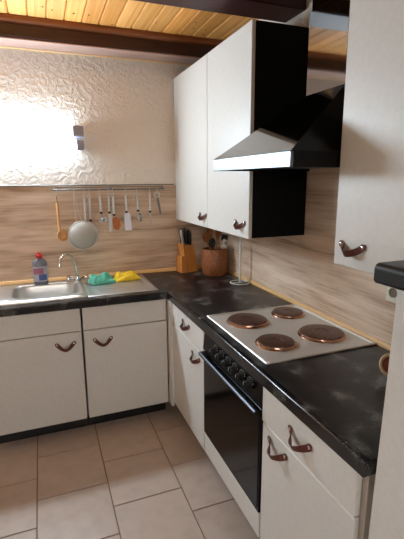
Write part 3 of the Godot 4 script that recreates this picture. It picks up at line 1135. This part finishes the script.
	prism(st, [Vector2(-0.008, 0.128), Vector2(0.012, 0.128), Vector2(0.026, 0.112), Vector2(0.029, 0.0), Vector2(-0.021, 0.0), Vector2(-0.020, 0.112)], -0.0012, 0.0012, Transform3D(Basis(Vector3.RIGHT, -0.18), Vector3(x + 0.006, 1.206, rz + 0.016)))
	obj("blade", st, M.pale_steel, t)
	# garlic press
	x = px2(135.5)
	t = thing("garlic_press", "small shiny steel press hanging between slicer and thin fork", "press", Vector3(x, 1.26, rz), G)
	grip(t, x, 1.46, 1.342, rz, 0.008)
	st = mk()
	tube(st, [Vector3(x + 0.008, 1.342, rz), Vector3(x + 0.012, 1.315, rz)], 0.007, 10)
	cbox(st, Vector3(x + 0.016, 1.302, rz + 0.004), Vector3(0.036, 0.034, 0.024), 0.006)
	lathe(st, [Vector2(0.0, -0.024), Vector2(0.014, -0.020), Vector2(0.018, -0.008), Vector2(0.018, 0.006), Vector2(0.0, 0.008)], at(Vector3(x + 0.018, 1.285, rz + 0.004)), 16)
	obj("head", st, M.chrome, t)
	# fork
	x = px2(149.5)
	t = thing("meat_fork", "thin two-pronged steel fork hanging on the utensil rail", "fork", Vector3(x, 1.2, rz), G)
	grip(t, x, 1.46, 1.332)
	st = mk()
	tube(st, [Vector3(x, 1.332, rz), Vector3(x + 0.002, 1.285, rz)], 0.0035, 8)
	for s in [-1.0, 1.0]:
		tube(st, [Vector3(x + 0.002, 1.288, rz), Vector3(x + 0.003 + s * 0.007, 1.268, rz), Vector3(x + 0.004 + s * 0.006, 1.212, rz)], [0.0025, 0.0025, 0.0012], 6)
	obj("prongs", st, M.steel, t)
	# bottle opener
	x = px2(157.5)
	t = thing("bottle_opener", "ring-headed steel bottle opener hanging at the corner end of the rail", "opener", Vector3(x, 1.3, rz), G)
	st = mk()
	tube(st, loop_pts(Vector3(x, 1.452, rz), Vector3.RIGHT, Vector3.UP, 0.019, 24), 0.0055, 8)
	obj("ring", st, M.steel, t)
	st = mk()
	tube(st, [Vector3(x + 0.004, 1.434, rz), Vector3(x + 0.012, 1.39, rz), Vector3(x + 0.024, 1.312, rz)], [0.006, 0.0085, 0.0075], 10)
	obj("handle", st, M.dull_steel, t)

func cloth(called: String, label: String, m: Material, c: Vector3, sx: float, sz: float, h: float, seed_: int, turn: float, folds: float) -> void:
	var t := thing(called, label, "cloth", c)
	var st := mk()
	st.set_smooth_group(40)
	var nz := noise(seed_, 22.0, FastNoiseLite.TYPE_SIMPLEX_SMOOTH, 2)
	var n := 44
	var m2 := 28
	var grid := []
	var bs := Basis(Vector3.UP, turn)
	for i in n + 1:
		var row := []
		for j in m2 + 1:
			var u := 2.0 * i / n - 1.0
			var v := 2.0 * j / m2 - 1.0
			var e := pow(maxf(0.0, 1.0 - pow(absf(u), 3.5)), 0.5) * pow(maxf(0.0, 1.0 - pow(absf(v), 3.0)), 0.5)
			var wob := nz.get_noise_2d(u * 0.06 + 3.0, v * 0.06)
			var yy := e * (h * (0.74 + 0.20 * sin(v * folds + u * 1.7) + 0.12 * sin(u * 5.0 + v * 2.0) + 0.16 * wob))
			var bulge := 1.0 + 0.08 * nz.get_noise_2d(u * 0.1, v * 0.1 + 9.0)
			row.append(c + bs * Vector3(u * sx * bulge, yy, v * sz * bulge))
		grid.append(row)
	for i in n:
		for j in m2:
			quadn(st, grid[i][j], grid[i + 1][j], grid[i + 1][j + 1], grid[i][j + 1], Vector3.UP)
	# closed underneath
	for i in n:
		trin(st, grid[i][0], grid[i + 1][0], c, Vector3.DOWN)
		trin(st, grid[i][m2], grid[i + 1][m2], c, Vector3.DOWN)
	obj("fabric", st, m, t)

func counter_things() -> void:
	# dish soap
	var b := Vector3(-1.335, TOP + 0.0045, 0.100)
	var t := thing("soap_bottle", "grey washing-up liquid bottle with red cap behind the sink bowl", "bottle", b)
	var st := mk()
	var flat := Transform3D(Basis.from_scale(Vector3(1, 1, 0.62)), b)
	lathe(st, [Vector2(0, 0), Vector2(0.040, 0.0), Vector2(0.045, 0.006), Vector2(0.047, 0.05), Vector2(0.044, 0.09), Vector2(0.047, 0.125), Vector2(0.045, 0.148), Vector2(0.032, 0.166), Vector2(0.018, 0.174), Vector2(0.016, 0.180), Vector2(0, 0.180)], flat, 32)
	obj("body", st, M.bottle, t)
	st = mk()
	lathe(st, [Vector2(0.019, 0.180), Vector2(0.020, 0.182), Vector2(0.020, 0.198), Vector2(0.014, 0.204), Vector2(0.012, 0.214), Vector2(0.0, 0.216)], at(b), 24)
	obj("cap", st, M.red, t, "red cap")
	st = mk()
	# label wraps the front half, with a pink oval and a blue patch printed on it
	var band := func(s: SurfaceTool, a0: float, a1: float, ya: float, yb: float, r: float) -> void:
		s.set_smooth_group(41)
		for i in 12:
			var q := []
			for o in [[0, 0], [1, 0], [1, 1], [0, 1]]:
				var a := lerpf(a0, a1, float(i + o[0]) / 12.0)
				q.append(flat * Vector3(r * cos(a), yb if o[1] else ya, r * sin(a)))
			quadn(s, q[0], q[1], q[2], q[3], (q[0] + q[2]) / 2.0 - b - Vector3(0, 0.08, 0))
	band.call(st, 0.35, PI - 0.35, 0.022, 0.125, 0.0482)
	var lab := obj("label", st, M.label_pale, t, "pale printed label")
	st = mk()
	band.call(st, 1.15, PI - 0.55, 0.072, 0.112, 0.0490)
	obj("pink_print", st, M.label_pink, lab)
	st = mk()
	band.call(st, 0.7, 1.8, 0.030, 0.070, 0.0490)
	obj("blue_print", st, M.label_blue, lab)
	cloth("dish_cloth", "crumpled turquoise cloth lying on the draining board", M.turq, Vector3(-0.948, TOP + 0.0045, 0.200), 0.080, 0.060, 0.066, 7, 0.15, 5.0)
	cloth("dish_cloth", "rolled yellow cloth lying on the draining board", M.yellow, Vector3(-0.772, TOP + 0.0045, 0.185), 0.086, 0.046, 0.060, 8, 0.12, 8.0)
	# knife block
	var k := Vector3(-0.348, TOP, 0.135)
	t = thing("knife_block", "stepped pale wooden knife block in the worktop corner", "knife block", k + Vector3(0.07, 0, -0.03))
	st = mk()
	var xf := Transform3D(Basis(Vector3.UP, 0.22), k)
	prism(st, [Vector2(0, 0), Vector2(0.146, 0), Vector2(0.106, 0.205), Vector2(0.012, 0.218), Vector2(0.022, 0.128), Vector2(0.0, 0.126)], -0.085, 0.0, xf)
	obj("block", st, M.block, t)
	var kn := 0
	for s in [[0.024, -0.016, 0.122, 0], [0.054, -0.014, 0.118, 1], [0.084, -0.018, 0.106, 1], [0.038, -0.054, 0.126, 1], [0.068, -0.056, 0.128, 1], [0.092, -0.054, 0.112, 1]]:
		var p0: Vector3 = xf * Vector3(s[0], 0.205, s[1])
		var up: Vector3 = (xf.basis * Vector3(-0.26 + 2.6 * s[0], 1.0, 0.05)).normalized()
		var kt := thing("kitchen_knife", "bright steel-handled knife in the pale wooden block" if s[3] == 0 else "black-handled knife stuck in the pale wooden block", "knife", p0, "" if s[3] == 0 else "black-handled knives in the block")
		st = mk()
		tube(st, [p0 + up * 0.004, p0 + up * s[2] * 0.3, p0 + up * s[2] * 0.8, p0 + up * s[2]], [0.010, 0.0125, 0.0135, 0.008], 10)
		obj("handle", st, M.steel if s[3] == 0 else M.black_plastic, kt)
		kn += 1
	# crock of wooden spoons
	var c := Vector3(-0.124, TOP, 0.238)
	t = thing("utensil_crock", "round brown wooden crock holding cooking spoons", "crock", c)
	st = mk()
	lathe(st, [Vector2(0, 0.0), Vector2(0.086, 0.0), Vector2(0.092, 0.008), Vector2(0.100, 0.06), Vector2(0.101, 0.10), Vector2(0.096, 0.16), Vector2(0.091, 0.188), Vector2(0.087, 0.190), Vector2(0.084, 0.186), Vector2(0.084, 0.012), Vector2(0, 0.012)], at(c), 40)
	obj("pot", st, M.crock, t)
	var gs := "cooking utensils standing in the crock"
	# each: foot, tip, head kind, material, name, label
	var sticks := [
		[Vector3(0.045, 0.014, -0.02), Vector3(-0.078, 0.275, 0.012), "spoon", M.dark_spoon, "wooden_spoon", "wooden spoon with round head leaning out of the crock towards the knife block"],
		[Vector3(0.015, 0.014, -0.050), Vector3(-0.022, 0.300, -0.050), "spoon", M.dark_spoon, "wooden_spoon", "wooden spoon with round head standing upright in the crock"],
		[Vector3(-0.02, 0.014, -0.02), Vector3(0.035, 0.290, -0.022), "flat", M.dark_spoon, "wooden_spatula", "flat wooden spatula standing in the crock"],
		[Vector3(-0.02, 0.014, 0.03), Vector3(-0.044, 0.240, 0.048), "spoon", M.black_plastic, "black_spoon", "black plastic spoon standing in the crock"],
		[Vector3(0.03, 0.014, 0.0), Vector3(0.072, 0.250, 0.002), "flat", M.black_plastic, "black_turner", "black plastic turner standing in the crock"],
		[Vector3(0.015, 0.014, 0.03), Vector3(0.046, 0.226, 0.050), "spoon", M.chrome, "steel_spoon", "shiny steel spoon standing in the crock"]]
	for s in sticks:
		var a: Vector3 = c + s[0]
		var e: Vector3 = c + s[1]
		var dir := (e - a).normalized()
		var ut := thing(s[4], s[5], "spoon" if s[2] == "spoon" else "spatula", a, gs)
		st = mk()
		tube(st, [a, a.lerp(e, 0.5), e - dir * 0.02], 0.0055, 8)
		obj("handle", st, s[3], ut)
		st = mk()
		var bs := along(e, dir).basis
		if s[2] == "spoon":
			var ring := []
			lathe(st, [Vector2(0, -0.009), Vector2(0.5, -0.006), Vector2(0.85, -0.001), Vector2(1.0, 0.004), Vector2(0.88, 0.004), Vector2(0.5, -0.001), Vector2(0, -0.004)], Transform3D(Basis(bs.x * 0.027, Vector3(0.15, 0.15, 1).normalized(), dir * 0.038), e), 20)
		else:
			prism(st, [Vector2(-0.009, -0.04), Vector2(0.009, -0.04), Vector2(0.026, 0.0), Vector2(0.026, 0.038), Vector2(-0.026, 0.038), Vector2(-0.026, 0.0)], -0.002, 0.002, Transform3D(Basis(dir.cross(Vector3.BACK).normalized(), dir, dir.cross(Vector3.BACK).normalized().cross(dir)), e))
		obj("head", st, s[3], ut)
	# kitchen roll holder of white wire
	var r := Vector3(-0.082, TOP, 0.572)
	t = thing("roll_holder", "white wire kitchen roll holder with ring base near the crock", "holder", r)
	st = mk()
	tube(st, loop_pts(r + Vector3(0, 0.005, 0), Vector3.RIGHT, Vector3.BACK, 0.064, 40), 0.004, 8)
	tube(st, [r + Vector3(-0.064, 0.005, 0), r + Vector3(0.064, 0.005, 0)], 0.0035, 8)
	obj("ring_base", st, M.white_wire, t)
	st = mk()
	tube(st, [r + Vector3(0, 0.005, 0), r + Vector3(0, 0.35, 0)], 0.008, 10)
	lathe(st, [Vector2(0.008, 0.34), Vector2(0.010, 0.352), Vector2(0.007, 0.362), Vector2(0.0, 0.366)], at(r), 12)
	obj("rod", st, M.white_wire, t)
	# socket
	var s0 := Vector3(-0.012, 1.115, 1.815)
	t = thing("power_socket", "cream round power socket on the splashback beside the tall unit", "socket", s0)
	st = mk()
	cbox(st, s0 + Vector3(-0.006, 0, 0), Vector3(0.012, 0.080, 0.080), 0.004)
	obj("plate", st, M.white_plastic, t)
	st = mk()
	lathe(st, [Vector2(0.026, 0.0), Vector2(0.026, 0.004), Vector2(0.0215, 0.004), Vector2(0.0205, 0.0005), Vector2(0, 0.0005)], along(s0 + Vector3(-0.012, 0, 0), Vector3.LEFT), 28)
	obj("insert", st, M.white_plastic, t)
	st = mk()
	lathe(st, [Vector2(0.019, 0.0), Vector2(0.019, 0.0004), Vector2(0, 0.0004)], along(s0 + Vector3(-0.0126, 0, 0), Vector3.LEFT), 24)
	obj("recess", st, M.hole, t)
	# small dish at the end of the worktop
	var dsh := Vector3(-0.190, TOP + 0.040, 1.988)
	t = thing("small_dish", "small cream-rimmed terracotta dish beside the tall unit", "dish", dsh - Vector3(0, 0.040, 0))
	st = mk()
	var dxf := along(dsh, Vector3(-0.35, 0.45, 0.82))
	lathe(st, [Vector2(0, -0.016), Vector2(0.022, -0.015), Vector2(0.034, -0.006), Vector2(0.042, 0.006), Vector2(0.040, 0.009), Vector2(0.031, 0.006)], dxf, 28)
	obj("rim", st, M.cream, t, "cream rim")
	st = mk()
	lathe(st, [Vector2(0.0315, 0.0062), Vector2(0.027, -0.002), Vector2(0.02, -0.008), Vector2(0, -0.009)], dxf, 28)
	obj("inside", st, M.terracotta, t, "terracotta inside")
